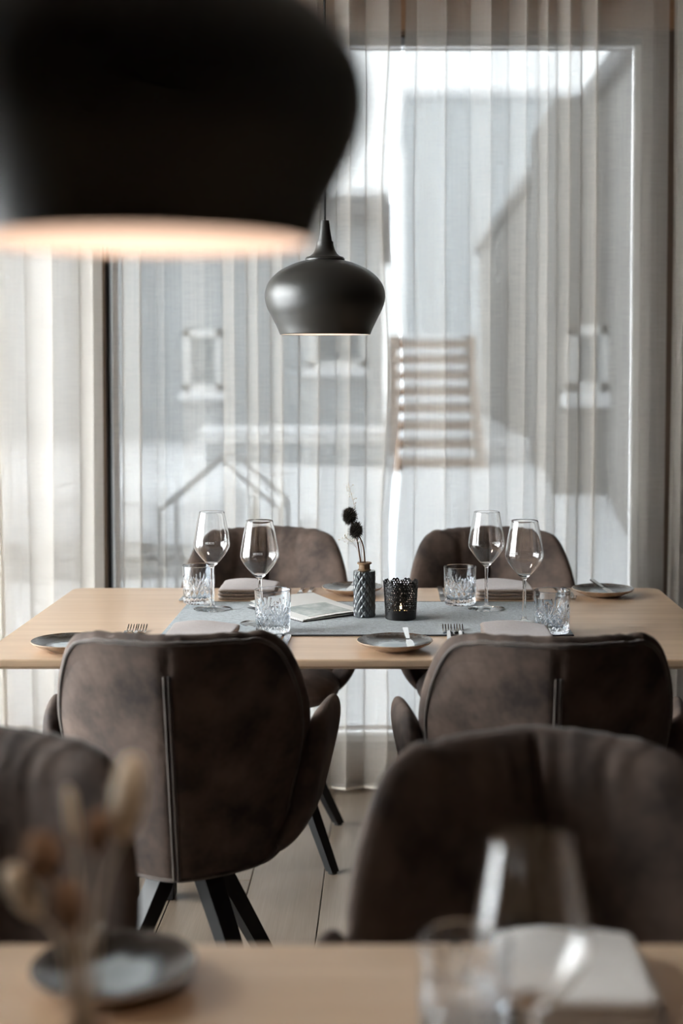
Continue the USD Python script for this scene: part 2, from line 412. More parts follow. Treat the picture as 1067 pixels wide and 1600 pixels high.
for (a, b, c, d) in ((y0, y1, z0, z0 + .05), (y0, y1, z1 - .05, z1), (y0, y0 + .05, z0 + .05, z1 - .05), (y1 - .05, y1, z0 + .05, z1 - .05), ((y0 + y1) / 2 - .03, (y0 + y1) / 2 + .03, z0 + .05, z1 - .05)):
    part(w3, "rail", cbox(XL - .13, XL - .06, a + .001, b - .001, c + .001, d - .001, .003), FRAMEWHITE, False)
for a, b in ((y0 + .05, (y0 + y1) / 2 - .03), ((y0 + y1) / 2 + .03, y1 - .05)):
    part(w3, "pane", bx(XL - .10, XL - .094, a + .002, b - .002, z0 + .052, z1 - .052), PANE, False)

# ------------------------------------------------------------------ curtains
def curtain_mesh(x0, x1, y, ztop, zbot, seed, amp=0.028, wmin=.045, wmax=.11, drift=.012, over=0.55, path=None, nz=26, edge=None):
    r = random.Random(seed)
    xs = [x0]; sg = []
    while xs[-1] < x1:
        w = r.uniform(wmin, wmax)
        if r.random() < .22: w *= 1.7
        xs.append(xs[-1] + w); sg.append(r.uniform(.45, 1.25))
    xs = np.array(xs); xs = x0 + (xs - x0) * (x1 - x0) / (xs[-1] - x0)
    per = 13
    X, Y, A, PH = [], [], [], []
    for i in range(len(xs) - 1):
        w = xs[i + 1] - xs[i]
        for t in np.linspace(0, 1, per, endpoint=False):
            ph = 2 * PI * t
            X.append(xs[i] + w * t + over * w * 0.30 * math.sin(2 * ph) * sg[i])
            Y.append(math.sin(ph) * sg[i] * min(1, w / .07)); A.append(w)
    X.append(x1); Y.append(0); X = np.array(X); Y = np.array(Y)
    n = len(X)
    zs = np.linspace(ztop, zbot, nz)
    V = np.zeros((nz, n, 3))
    for k, z in enumerate(zs):
        h = (ztop - z) / (ztop - zbot)
        p = np.stack([X * 5.0, np.full(n, z * .55 + seed), np.zeros(n)], 1)
        p2 = np.stack([X * 17.0, np.full(n, z * .8 + seed * 3), np.zeros(n) + 5], 1)
        dx = (meshkit.noise(p, seed) - .5) * 2 * drift * (0.25 + h)
        m = .75 + .5 * meshkit.noise(p2, seed + 4)
        yy = Y * amp * m * (0.85 + .25 * h) + (meshkit.noise(p2 * .6, seed + 9) - .5) * .02
        xx = X + dx
        if edge is not None: xx = xx + edge(X, z)
        if path is not None:
            V[k] = path(xx, yy + y, z)
        else:
            V[k] = np.stack([xx, yy + y, np.full(n, z)], 1)
    f = []
    for k in range(nz - 1):
        a = k * n + np.arange(n - 1)
        f.append(np.stack([a, a + 1, a + n + 1], 1)); f.append(np.stack([a, a + n + 1, a + n], 1))
    return trimesh.Trimesh(V.reshape(-1, 3), np.vstack(f), process=False), V

def curtain(label, mat, *a, **k):
    m, V = curtain_mesh(*a, **k)
    t = thing("curtain", label, "curtain", (0, 0, 0))
    part(t, "cloth", m, mat, True)
    part(t, "hem", tube(V[-1][::2] + [0, 0, .004], .004, 6), HEM, True)
    return t
CY = 4.325
curtain("dense cream voile curtain hanging at the far left of the window wall", SHEERDENSE, -2.2, -0.883, CY, 2.62, 0.012, 11, amp=.045, wmin=.10, wmax=.24, over=.5)
curtain("sheer grey-beige voile curtain hanging left of the central gap behind the smaller lamp", SHEER, -0.848, 0.012, CY, 2.62, 0.012, 23, amp=.019, wmin=.045, wmax=.14, over=.34,
        edge=lambda X, z: np.where(X > -.06, .018 * np.sin(z * 6.0) * ((X + .06) / .072), 0))
curtain("sheer grey-beige voile curtain hanging right of the central gap, behind the right-hand glasses", SHEER, 0.030, 0.845, CY + .01, 2.62, 0.012, 37, amp=.019, wmin=.045, wmax=.14, over=.34,
        edge=lambda X, z: np.where(X < .09, .015 * np.sin(z * 5.2 + 1.5) * ((.09 - X) / .06), 0))
curtain("shaded taupe voile curtain at the right edge, in front of the wooden wall", SHEER, 0.852, 1.75, CY - .015, 2.62, 0.012, 41, wmin=.03, wmax=.09)

# ------------------------------------------------------------------ outside
def grid_mesh(x0, x1, y0, y1, nx, ny, zf):
    xs, ys = np.meshgrid(np.linspace(x0, x1, nx), np.linspace(y0, y1, ny))
    z = zf(xs, ys)
    v = np.stack([xs.ravel(), ys.ravel(), z.ravel()], 1)
    f = []
    for j in range(ny - 1):
        a = j * nx + np.arange(nx - 1)
        f.append(np.stack([a, a + 1, a + nx + 1], 1)); f.append(np.stack([a, a + nx + 1, a + nx], 1))
    return trimesh.Trimesh(v, np.vstack(f), process=False)
def snowz(x, y):
    p = np.stack([x * .5, y * .5, np.zeros_like(x)], -1)
    return -0.42 + .16 * meshkit.fbm(p, 3, 3) + np.clip((y - 7.6) * .19, 0, .75)
sg = grid_mesh(-22, 22, 4.72, 45, 120, 110, snowz)
struct("ground", sg, SNOW, True)
sg2 = grid_mesh(-30, -2.85, -12, 4.7, 50, 40, lambda x, y: -0.42 + .1 * meshkit.fbm(np.stack([x * .5, y * .5, 0 * x], -1), 3, 8))
struct("ground_side", sg2, SNOW, True)

# low wall of field stones under a snow cap
def stone_mesh(w, h, d, seed):
    m = icosphere(2)
    v = m.vertices.copy()
    v = np.sign(v) * np.abs(v) ** .62
    v += wob(m.vertices, 1.3, .18, seed)[:, None] * m.vertices
    m.vertices = v * [w / 2, d / 2, h / 2]
    return m
gw = thing("garden_wall", "low dry stone garden wall under a thick cap of snow, outside at left", "stone wall", (0, 9.2, 0))
rr = random.Random(9)
z = -.42; row = 0
while z < .17:
    h = rr.uniform(.13, .2); x = -2.9 - rr.uniform(0, .2)
    while x < -1.05:
        w = rr.uniform(.16, .34)
        part(gw, "stone", mv(stone_mesh(w * .98, h * .98, .34, rr.randrange(999)), x + w / 2, rr.uniform(-.03, .03), z + h / 2), STONE, True)
        x += w
    z += h
cap = cbox(-3.1, -1.0, -.28, .45, z - .02, z + .36, .1); cap = cap.subdivide().subdivide().subdivide()
cap.vertices += wob(cap.vertices, 3, .05, 2)[:, None] * [0.3, .6, 1]
part(gw, "snow_cap", cap, SNOW, True)

# grey neighbour house, far left
hs = thing("neighbour_house", "grey rendered house with white framed windows seen hazily through the left curtain", "house", (0, 17, 0))
part(hs, "facade", bx(-9, -.15, 0, 7, -.6, 3.05), GREYFACADE, False)
part(hs, "roof", cbox(-9.3, .0, -.45, 7.3, 3.05, 3.25, .03), ROOFDARK, False)
part(hs, "roof_snow", cbox(-9.25, -.05, -.4, 7.2, 3.25, 3.42, .07), SNOW, 40)
def far_window(root, x0, x1, z0, z1, y=0.0, sill=True):
    fr = cat(bx(x0, x1, y - .06, y, z1 - .08, z1), bx(x0, x1, y - .06, y, z0, z0 + .08), bx(x0, x0 + .08, y - .06, y, z0, z1), bx(x1 - .08, x1, y - .06, y, z0, z1))
    f = part(root, "window_frame", fr, FRAMEWHITE, False)
    part(f, "pane", bx(x0 + .08, x1 - .08, y - .03, y - .01, z0 + .08, z1 - .08), FARGLASS, False)
    if sill: part(f, "sill", cbox(x0 - .05, x1 + .05, y - .16, y - .02, z0 - .12, z0, .02), SNOW, False)
for wx in (-2.5, -5.2):
    far_window(hs, wx, wx + .46, 1.02, 1.75)
far_window(hs, -1.0, -.3, 1.3, 2.2)

# snow-topped fence in front of the house
fe = thing("snowy_fence", "pale board fence with snow along its top rail, in front of the grey house", "fence", (0, 13.2, 0))
for i in range(9):
    x = -1.75 + i * .19
    part(fe, "board", cbox(x, x + .17, -.02, .02, -.35, .60, .006), GREYFACADE, False)
part(fe, "top_rail", cbox(-1.8, .0, -.06, .06, .60, .66, .008), FRAMEWHITE, False)
part(fe, "snow_cap", cbox(-1.8, .0, -.09, .09, .66, .76, .035), SNOW, 40)

# right-hand house whose eave recedes
rh = thing("side_house", "brown-grey house on the right whose dark eave slopes away across the window", "house", (0, 0, 0))
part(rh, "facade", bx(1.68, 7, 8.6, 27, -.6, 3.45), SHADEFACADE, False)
part(rh, "roof", cbox(1.58, 7.2, 8.4, 27.3, 3.45, 3.62, .03), ROOFDARK, False)
part(rh, "roof_snow", cbox(1.62, 7.1, 8.5, 27.2, 3.62, 3.72, .05), SNOW, 40)
def side_window(root, y0, y1, z0, z1, x=1.68):
    fr = cat(bx(x - .06, x, y0, y1, z1 - .09, z1), bx(x - .06, x, y0, y1, z0, z0 + .09), bx(x - .06, x, y0, y0 + .12, z0, z1), bx(x - .06, x, y1 - .12, y1, z0, z1))
    f = part(root, "window_frame", fr, FRAMEWHITE, False)
    part(f, "pane", bx(x - .03, x - .01, y0 + .1, y1 - .1, z0 + .09, z1 - .09), FARGLASS, False)
    part(f, "sill", cbox(x - .2, x - .02, y0 - .1, y1 + .1, z0 - .14, z0, .02), SNOW, False)
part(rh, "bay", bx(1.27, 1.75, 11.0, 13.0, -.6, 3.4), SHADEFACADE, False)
far_window(rh, 1.37, 1.70, 1.12, 1.64, 11.0)

bh = thing("far_house", "pale grey building far behind the outdoor stair, its flat top low under the sky", "house", (0, 33, 0))
part(bh, "facade", bx(.35, 9, 0, 8, -.6, 7.5), PALEFACADE, False)
part(bh, "parapet", cbox(.25, 9.1, -.12, 8.1, 7.5, 7.72, .04), SNOW, 40)
# outdoor stair with snowy treads
st = thing("outdoor_stair", "wooden outdoor stair with snow lying on every tread, right of the curtain gap", "stairs", (.42, 11.6, 0))
for i in range(11):
    z = .05 + i * .152; y = i * .26
    part(st, "tread", cbox(-.36, .36, y, y + .30, z - .085, z, .01), STAIRWOOD, False)
    part(st, "tread_snow", cbox(-.33, .33, y - .01, y + .27, z, z + .075, .025), SNOW, 40)
for s in (-1, 1):
    pr = Polygon([(0, -.12), (0, .05), (2.7, 1.63), (2.95, 1.63), (2.95, 1.42), (.25, -.12)])
    m = extrude(pr, .04); m.apply_transform(np.array([[0, 0, 1, 0], [1, 0, 0, 0], [0, 1, 0, 0], [0, 0, 0, 1.0]]))
    part(st, "stringer", mv(m, (.36 if s > 0 else -.40), 0, 0), STAIRWOOD, False)
part(st, "landing", cbox(-.45, .45, 2.95, 3.9, 1.53, 1.63, .01), STAIRWOOD, False)
for px in (-.42, .42):
    part(st, "post", cbox(px - .035, px + .035, 3.8, 3.87, -.4, 1.53, .005), STAIRWOOD, False)
    part(st, "post", cbox(px - .035, px + .035, 2.98, 3.05, -.4, 1.53, .005), STAIRWOOD, False)

# gabled garden frame with snowy shrubs in it
gf = thing("garden_shelter", "thin grey metal gable frame standing in the snow behind the left chair", "garden frame", (-.86, 7.0, 0))
for yy in (0.0, .55):
    part(gf, "gable", tube([(-.30, yy, -.4), (-.30, yy, .61), (0, yy, .87), (.30, yy, .61), (.30, yy, -.4)], .0115, 8), GALV, 40)
for px, pz in ((-.30, .61), (0, .87), (.30, .61)):
    part(gf, "ridge_bar", tube([(px, 0, pz), (px, .55, pz)], .0095, 8), GALV, 40)
def shrub(name, label, x, y, z0, r, h, mat, seed, snow):
    m = icosphere(4)
    v = m.vertices.copy(); d = meshkit.fbm(v * 4, 4, seed)[:, None]
    v = v * (0.62 + .75 * d)
    tp = 1 - .62 * np.clip(v[:, 2:3] + .3, 0, 1.2)
    v = np.hstack([v[:, :2] * tp * r, (v[:, 2:3] + .8) * h / 1.8])
    m.vertices = v
    t = thing(name, label, "shrub", (x, y, z0))
    part(t, "foliage", m, mat, True)
    if snow:
        c = icosphere(3); c.vertices = c.vertices * [r * .55, r * .5, h * .16] + wob(c.vertices, 3, .03, seed)[:, None]
        part(t, "snow_cap", mv(c, 0, 0, h * .88), SNOW, True)
shrub("garden_shrub", "grey-green frosted conical shrub inside the garden frame", -.70, 7.2, -.42, .13, 1.05, EVERGREEN, 4, False)
shrub("garden_shrub", "dry brown rounded shrub with snow on top, at right in the garden frame", -.45, 7.42, -.42, .125, .92, DRYSHRUB, 7, True)
shrub("garden_shrub", "dark frosted shrub under a snow hood at left in the garden frame", -.98, 7.35, -.42, .14, .85, EVERGREEN, 9, True)

# ------------------------------------------------------------------ pendant lamps
K = .001455
def make_lamp(label, loc, cord_len):
    t = thing("pendant_lamp", label, "lamp", loc)
    outer = [(70.5, 0), (75, 11), (83, 27), (89, 39), (92, 48), (93.6, 57), (93, 66), (90.5, 75), (86, 83), (79, 91), (69, 99), (56, 106), (42, 111.5), (30, 114.5)]
    sp = spline([(r, z) for r, z in outer], 90) * K
    th = .0022
    inner = np.array([(max(r - th * 1.1, .004), min(z, (114.5 * K) - th)) for r, z in sp])
    rim = [(sp[0][0], 0.0), (sp[0][0] + .0004, .0006)]
    shade_prof = [(sp[0][0] - .0012, -.0008)] + list(map(tuple, sp)) + [(.010, 114.5 * K)]
    inner_prof = [(.010, 114.5 * K - .0028)] + [tuple(p) for p in inner[::-1]] + [(sp[0][0] - .0012, -.0008)]
    part(t, "shade", lathe(shade_prof + [(.010, 114.5 * K - .001)], 96), LAMPBLACK, 40)
    part(t, "inner_reflector", lathe(inner_prof, 96), LAMPINNER, 40, label="peach-white painted inside of the shade")
    nk = [(30.5, 114), (31, 116.5), (29, 119.5), (24, 121), (19, 125), (15.5, 131), (13.5, 138), (13, 143.5), (11.5, 144), (8.5, 160), (6.5, 176), (2, 177), (0, 177)]
    part(t, "neck", lathe([(0, 113.5 * K)] + [(r * K, z * K) for r, z in nk], 48), LAMPBLACK, 28)
    part(t, "cord", tube([(0, 0, 177 * K), (0, 0, 177 * K + cord_len)], .0026, 8), CORD, 40)
    part(t, "bulb", lathe([(0, .0745), (.030, .0750), (.036, .0765), (.036, .0775), (0, .0775)], 40), BULB, 30)
    part(t, "socket", lathe([(0, .0776), (.037, .0776), (.034, .092), (.018, .118), (.017, .158), (0, .158)], 32), FRAMEWHITE, 30)
    part(t, "ceiling_rose", mv(lathe([(0, -.022), (.045, -.022), (.05, -.016), (.05, 0), (0, 0)], 40), 0, 0, 177 * K + cord_len), LAMPBLACK, 30)
    return t
lz1 = 1.402
make_lamp("small-looking black bell pendant lamp hanging over the far table, complete with its neck", (-.151, 3.2, lz1), ZC - lz1 - 177 * K)
lz2 = 1.408
make_lamp("huge blurred black pendant lamp closest to the camera, glowing peach inside its rim", (-.151, .868, lz2), ZC - lz2 - 177 * K)

# ------------------------------------------------------------------ tables
def make_table(label, loc):
    t = thing("dining_table", label, "table", loc)
    p = sbox(-.765, -.45, .765, .45).buffer(-.03).buffer(.03, quad_segs=8)
    def ringpoly(off): return np.array(p.buffer(off, quad_segs=8).exterior.coords)[:-1]
    # softened top edge and undercut lower edge, lofted
    base = resample(np.array(p.exterior.coords)[:-1], 240)
    c = np.zeros(2)
    def shrink(d):
        v = base.copy(); q = np.array(p.buffer(-d).exterior.coords)[:-1] if d > 0 else np.array(p.exterior.coords)[:-1]
        from shapely.geometry import LinearRing
        lr = LinearRing(q); return np.array([[pt.x, pt.y] for pt in (lr.interpolate(lr.project(Point(*b))) for b in v)])
    lv = [(.016, .728), (.004, .7325), (0, .737), (0, .7445), (.0012, .748), (.004, .75)]
    rings = [np.hstack([shrink(d), np.full((240, 1), z)]) for d, z in lv]
    def strip(rs, capb, capt):
        V = np.vstack(rs + [[[0, 0, rs[0][0][2]]], [[0, 0, rs[-1][0][2]]]]); f = []; n = 240
        for i in range(len(rs) - 1):
            for j in range(n):
                j2 = (j + 1) % n
                f += [[i * n + j, i * n + j2, (i + 1) * n + j2], [i * n + j, (i + 1) * n + j2, (i + 1) * n + j]]
        for j in range(n):
            j2 = (j + 1) % n
            if capb: f.append([len(rs) * n, j2, j])
            if capt: f.append([len(rs) * n + 1, (len(rs) - 1) * n + j, (len(rs) - 1) * n + j2])
        return trimesh.Trimesh(V, np.array(f), process=False)
    part(t, "tabletop", strip(rings, True, True), TABLEWOOD, 30)
    for sx in (-.5, .5):
        for sy in (-.26, .26):
            part(t, "leg", cbox(sx - .025, sx + .025, sy - .025, sy + .025, .0, .728, .003), BLACKMETAL, False)
        part(t, "cross_bar", cbox(sx - .02, sx + .02, -.235, .235, .69, .728, .003), BLACKMETAL, False)
    return t
TY = 3.21
tb = make_table("pale oak dining table laid for four in the middle of the picture", (-.067, TY, 0))
dup(tb, "blurred oak table edge in the foreground at the bottom of the picture", (-.09, .944, 0))
TZ = .75

# ------------------------------------------------------------------ chairs
def make_chair(label, loc, rz, group=None):
    t = thing("dining_chair", label, "chair", loc, rz, group)
    right = [(0, .398), (.11, .399), (.160, .408), (.189, .45), (.208, .54), (.225, .62), (.231, .69), (.224, .75), (.210, .80), (.192, .838), (.165, .859), (.12, .866), (.06, .8675)]
    pts = right + [(0, .868)] + [(-a, b) for a, b in right[:0:-1]]
    outl = spline(pts, 400, closed=True)
    ed = (outl[:, 1] > .80)
    outl[:, 1] += ed * (.0045 * (meshkit.noise(np.stack([outl[:, 0] * 38, outl[:, 0] * 0, outl[:, 0] * 0], -1), 2) - .5) + .003 * (meshkit.noise(np.stack([outl[:, 0] * 95, outl[:, 0] * 0, outl[:, 0] * 0], -1), 9) - .5)) * np.clip((outl[:, 1] - .80) / .05, 0, 1)
    def mid(a, b):
        y = -.222 + (.868 - b) / .42 * .105 + (1.6 * a ** 2 + .38 * (np.sqrt(a ** 2 + .0004) - .02)) * (1 - .25 * np.clip((b - .6) / .26, 0, 1))
        return np.stack([a, y, b], -1)
    def pleat(a, b):
        top = np.clip((b - .62) / .22, 0, 1)
        g = -.016 * np.exp(-(a / .010) ** 2) * np.clip((b - .55) / .1, 0, 1)
        for c in (-.092, .092): g = g - .007 * np.exp(-((a - c * (1 + .3 * (.86 - b) / .3)) / .012) ** 2) * top
        g = g + .006 * np.sin(a * 95 + 6 * meshkit.noise(np.stack([a * 30, b * 6, a * 0], -1), 3)) * np.clip((b - .74) / .12, 0, 1) ** 2
        return g + .014 * np.cos(np.clip(a / .24, -1, 1) * PI / 2) * .9
    # pillow normal: cross(d/da, d/db) = points to -y (rear); so "front" argument is the rear face
    seat_face = lambda a, b: pleat(a, b)
    part(t, "backrest", pillow(outl, (0, .66), mid, .030, r0=.72, rings=26, n=280, back=seat_face), FABRIC, 60)
    rear = lambda a, b, k: mid(a, b) + np.stack([0 * a, -k + 0 * a, 0 * a], -1)
    # rear cover panel with welted outline and double centre seam
    o2 = resample(np.array(outl), 150); c0 = np.array([0, .66]); o2 = c0 + .955 * (o2 - c0)
    cov = pillow(o2, (0, .66), lambda a, b: rear(a, b, .031), .0035, r0=.93, rings=18, n=140,
                 front=lambda a, b: .0035 * (meshkit.fbm(np.stack([a * 9, b * 9, a * 0], -1), 2, 5) - .5) - .004 * np.exp(-(a / .007) ** 2))
    part(t, "rear_panel", cov, FABRIC, 60)
    w = rear(o2[:, 0], o2[:, 1], .033)
    part(t, "welt", tube(w, .0042, 8, closed=True), PIPING, True)
    zz = np.linspace(.80, .408, 24)
    for s in (-1, 1):
        part(t, "seam_welt", tube(rear(np.full(24, s * .0040), zz, .0340), .0032, 8), PIPING, True)
    # gathered rim along the top edge
    aa = np.linspace(-.165, .165, 120)
    zt = np.interp(aa, outl[np.argsort(outl[:, 0])][:, 0], np.where(outl[np.argsort(outl[:, 0])][:, 1] > .8, outl[np.argsort(outl[:, 0])][:, 1], .86))
    # arms
    prof = [(-.055, .58), (-.052, .66), (-.02, .688), (.05, .693), (.115, .688), (.140, .668), (.135, .63), (.115, .565), (.085, .50), (.04, .448), (.0, .428), (-.03, .424), (-.052, .45), (-.056, .51)]
    po = spline(prof, 140, closed=True)
    for s in (1, -1):
        def amid(a, b, s=s):
            x = .197 + .052 * np.clip((a + .17) / .31, 0, 1) ** .8 + .20 * (b - .55) - .55 * np.clip(.53 - b, 0, 1) ** 2 * 6
            return np.stack([s * x, a, b], -1)
        part(t, "arm", pillow(po, (.03, .56), amid, .023, r0=.55, rings=16, n=110), FABRIC, 60)
    # seat
    th = np.linspace(0, 2 * PI, 120, endpoint=False)
    so = np.stack([.212 * np.sign(np.cos(th)) * np.abs(np.cos(th)) ** .55, .165 * np.sign(np.sin(th)) * np.abs(np.sin(th)) ** .55 + .085], 1)
    smid = lambda a, b: np.stack([a, b, .466 + .012 * (b / .24) - .02 * np.clip(b - .15, 0, 1) * 3], -1)
    part(t, "seat", pillow(so, (0, .085), smid, .036, r0=.7, rings=16, n=110, front=lambda a, b: .012 * (1 - (a / .22) ** 2) - .006 * np.exp(-(a / .008) ** 2) + .004 * (meshkit.fbm(np.stack([a * 12, b * 12, 0 * a], -1), 2, 2) - .5)), FABRIC, 60)
    part(t, "hub", lathe([(0, .375), (.05, .375), (.06, .385), (.075, .432), (0, .432)], 32), BLACKMETAL, 30)
    for k in range(4):
        a = PI / 4 + k * PI / 2
        d = np.array([math.cos(a), math.sin(a), 0]); n_ = np.array([-d[1], d[0], 0])
        top, bot = d * .035 + [0, 0, .425], d * .278 + [0, 0, .006]
        V = []
        for p, wd, dp in ((top, .021, .021), (bot, .0125, .0125)):
            for u, v in ((-1, -1), (1, -1), (1, 1), (-1, 1)):
                V.append(p + n_ * u * wd + (d * v * dp))
        leg = trimesh.convex.convex_hull(np.array(V))
        l = part(t, "leg", leg, BLACKMETAL, False)
        part(l, "glide", mv(lathe([(0, 0), (.012, 0), (.0125, .007), (0, .007)], 16), *(d * .278)), CORD, 30)
    return t
ch = make_chair("brown suede chair seen from behind, left on the near side of the laid table", (-.385, 2.62, 0), 0)
dup(ch, "brown suede chair seen from behind, right on the near side of the laid table", (.283, 2.60, 0), 0)
dup(ch, "dark suede chair beyond the laid table, behind the left pair of wine glasses", (-.352, 3.83, 0), 180)
dup(ch, "dark suede chair beyond the laid table, behind the right pair of wine glasses", (.278, 3.83, 0), 180)
dup(ch, "blurred dark suede chair with pleated back in the right foreground", (.182, 1.56, 0), 180)
dup(ch, "blurred dark suede chair with pleated back cut by the left edge in the foreground", (-.525, 1.56, 0), 180)

# ------------------------------------------------------------------ runner and booklet
def runner_mesh():
    nx, ny = 90, 42
    m = tbox([.89, .43, .003])
    return cbox(-.445, .445, -.212, .212, 0, .003, .0012)
rn = thing("table_runner", "woven blue-grey table runner lying along the middle of the laid table", "table runner", (-.053, 3.215, TZ))
part(rn, "cloth", runner_mesh(), RUNNER, False)
for s in (-1, 1):
    part(rn, "hem", cbox(-.445, .445, s * .2125 - .0022, s * .2125 + .0022, .0002, .0036, .001), plain("runner_hem_%d" % (s > 0), (0.05, 0.05, 0.055), .9), False)
rz = TZ + .0032

bk = thing("menu_booklet", "glossy white menu booklet with a pale green picture, lying open on the runner", "booklet", (-.2, 3.15, rz))
# local axes along its edges
e1 = np.array([.145, .11]); e1 /= np.linalg.norm(e1); e2 = np.array([-e1[1], e1[0]])
def sheet(u0, u1, v0, v1, z0, z1, curl=0, n=16, va=None, vb=None):
    va = v0 if va is None else va; vb = v1 if vb is None else vb
    us, vs = np.linspace(u0, u1, n), np.linspace(v0, v1, n)
    top = [];
    for zf in (z0, z1):
        for v in vs:
            for u in us:
                p = e1 * u + e2 * v
                top.append([p[0], p[1], zf + curl * ((v - va) / (vb - va)) ** 2 + .004 * curl / .012 * math.sin(u * 14)])
    V = np.array(top); N = n * n; f = []
    for j in range(n - 1):
        for i in range(n - 1):
            a = j * n + i
            f += [[a, a + n + 1, a + 1], [a, a + n, a + n + 1], [N + a, N + a + 1, N + a + n + 1], [N + a, N + a + n + 1, N + a + n]]
    for i in range(n - 1):
        for a, b in ((i, i + 1), ((n - 1) * n + i + 1, (n - 1) * n + i), ((i + 1) * n, i * n), (i * n + n - 1, (i + 1) * n + n - 1)):
            f += [[a, b, N + b], [a, N + b, N + a]]
    return trimesh.Trimesh(V, np.array(f), process=False)
part(bk, "cover", sheet(-.003, .187, -.002, .235, 0, .0012), COVER, 30, label="dark cover showing at the edge")
part(bk, "page", sheet(0, .185, 0, .232, .0014, .0026, .006), PAPER, 30)
part(bk, "page", sheet(.002, .183, .002, .230, .0034, .0042, .013), PAPER, 30)
PHOTO = mottled("printed_photo", (0.20, 0.25, 0.24), (0.50, 0.54, 0.52), 18, .3)
part(bk, "printed_picture", sheet(.03, .150, .02, .13, .0044, .0048, .013, 16, .002, .230), PHOTO, 30, label="pale green landscape picture printed on the page")

# ------------------------------------------------------------------ glassware
def make_wine_glass(label, loc):
    t = thing("wine_glass", label, "wine glass", loc, 0, "wine glasses")
    o = spline([(.0042, .098), (.0068, .1025), (.0165, .112), (.030, .1275), (.0402, .1425), (.0434, .1525), (.0428, .162), (.0400, .180), (.0355, .205), (.0300, .2315)], 60)
    th = .0009
    i = [(max(r - th, .0002), z) for r, z in o if z > .1085]
    i = [(0.0, .1068), (.006, .1078)] + i
    foot = [(0, 0), (.0425, 0), (.044, .0006), (.0440, .0014), (.034, .0026), (.016, .0050), (.0078, .0085), (.0050, .0150), (.0041, .026), (.0037, .05), (.0037, .08)]
    prof = [(0, .0105), (.0058, .0105)] + foot[7:] + [tuple(p) for p in o] + [(.0296, .2320)] + i[::-1]
    part(t, "glass_body", lathe(prof, 72), GLASS, 50)
    part(t, "foot", lathe(foot[:7] + [(.0060, .0112), (0, .0112)], 72), FOOTGLASS, 50)
    return t
def wrap_text(txt, z, R, slope, h):
    m = meshkit.text_mesh(txt, h, .0003)
    m.apply_translation(-np.array([m.bounds[:, 0].mean(), 0, 0]))
    m = m.subdivide_to_size(.004)
    v = m.vertices; r = R(z + v[:, 1]) + .00015 + v[:, 2]
    a = -PI / 2 + v[:, 0] / R(z)
    m.vertices = np.stack([r * np.cos(a), r * np.sin(a), z + v[:, 1]], 1)
    return m
R_ = lambda z: np.interp(z, [.1525, .162, .180, .205], [.0434, .0428, .0400, .0355])
PRINT = plain("etched_print", (0.75, 0.75, 0.74), .7)
wg = make_wine_glass("tall wine glass at the back of the left pair, beside the left tumbler", (-.4265, 3.322, rz))
part(wg, "etched_lettering", wrap_text("VEROS", .160, R_, 0, .0048), PRINT, False, label="small white etched lettering on the bowl")
dup(wg, "tall wine glass at the front of the left pair, behind a cut crystal tumbler", (-.296, 3.135, rz), 0)
dup(wg, "tall wine glass at the back of the right pair, in front of the folded napkin", (.225, 3.325, rz), 28)
dup(wg, "tall wine glass at the front of the right pair, nearest the right tumbler", (.297, 3.135, rz), -40)
dup(wg, "blurred wine glass in the right foreground, its bowl in front of the pleated chair", (.104, 1.025, TZ), 90)

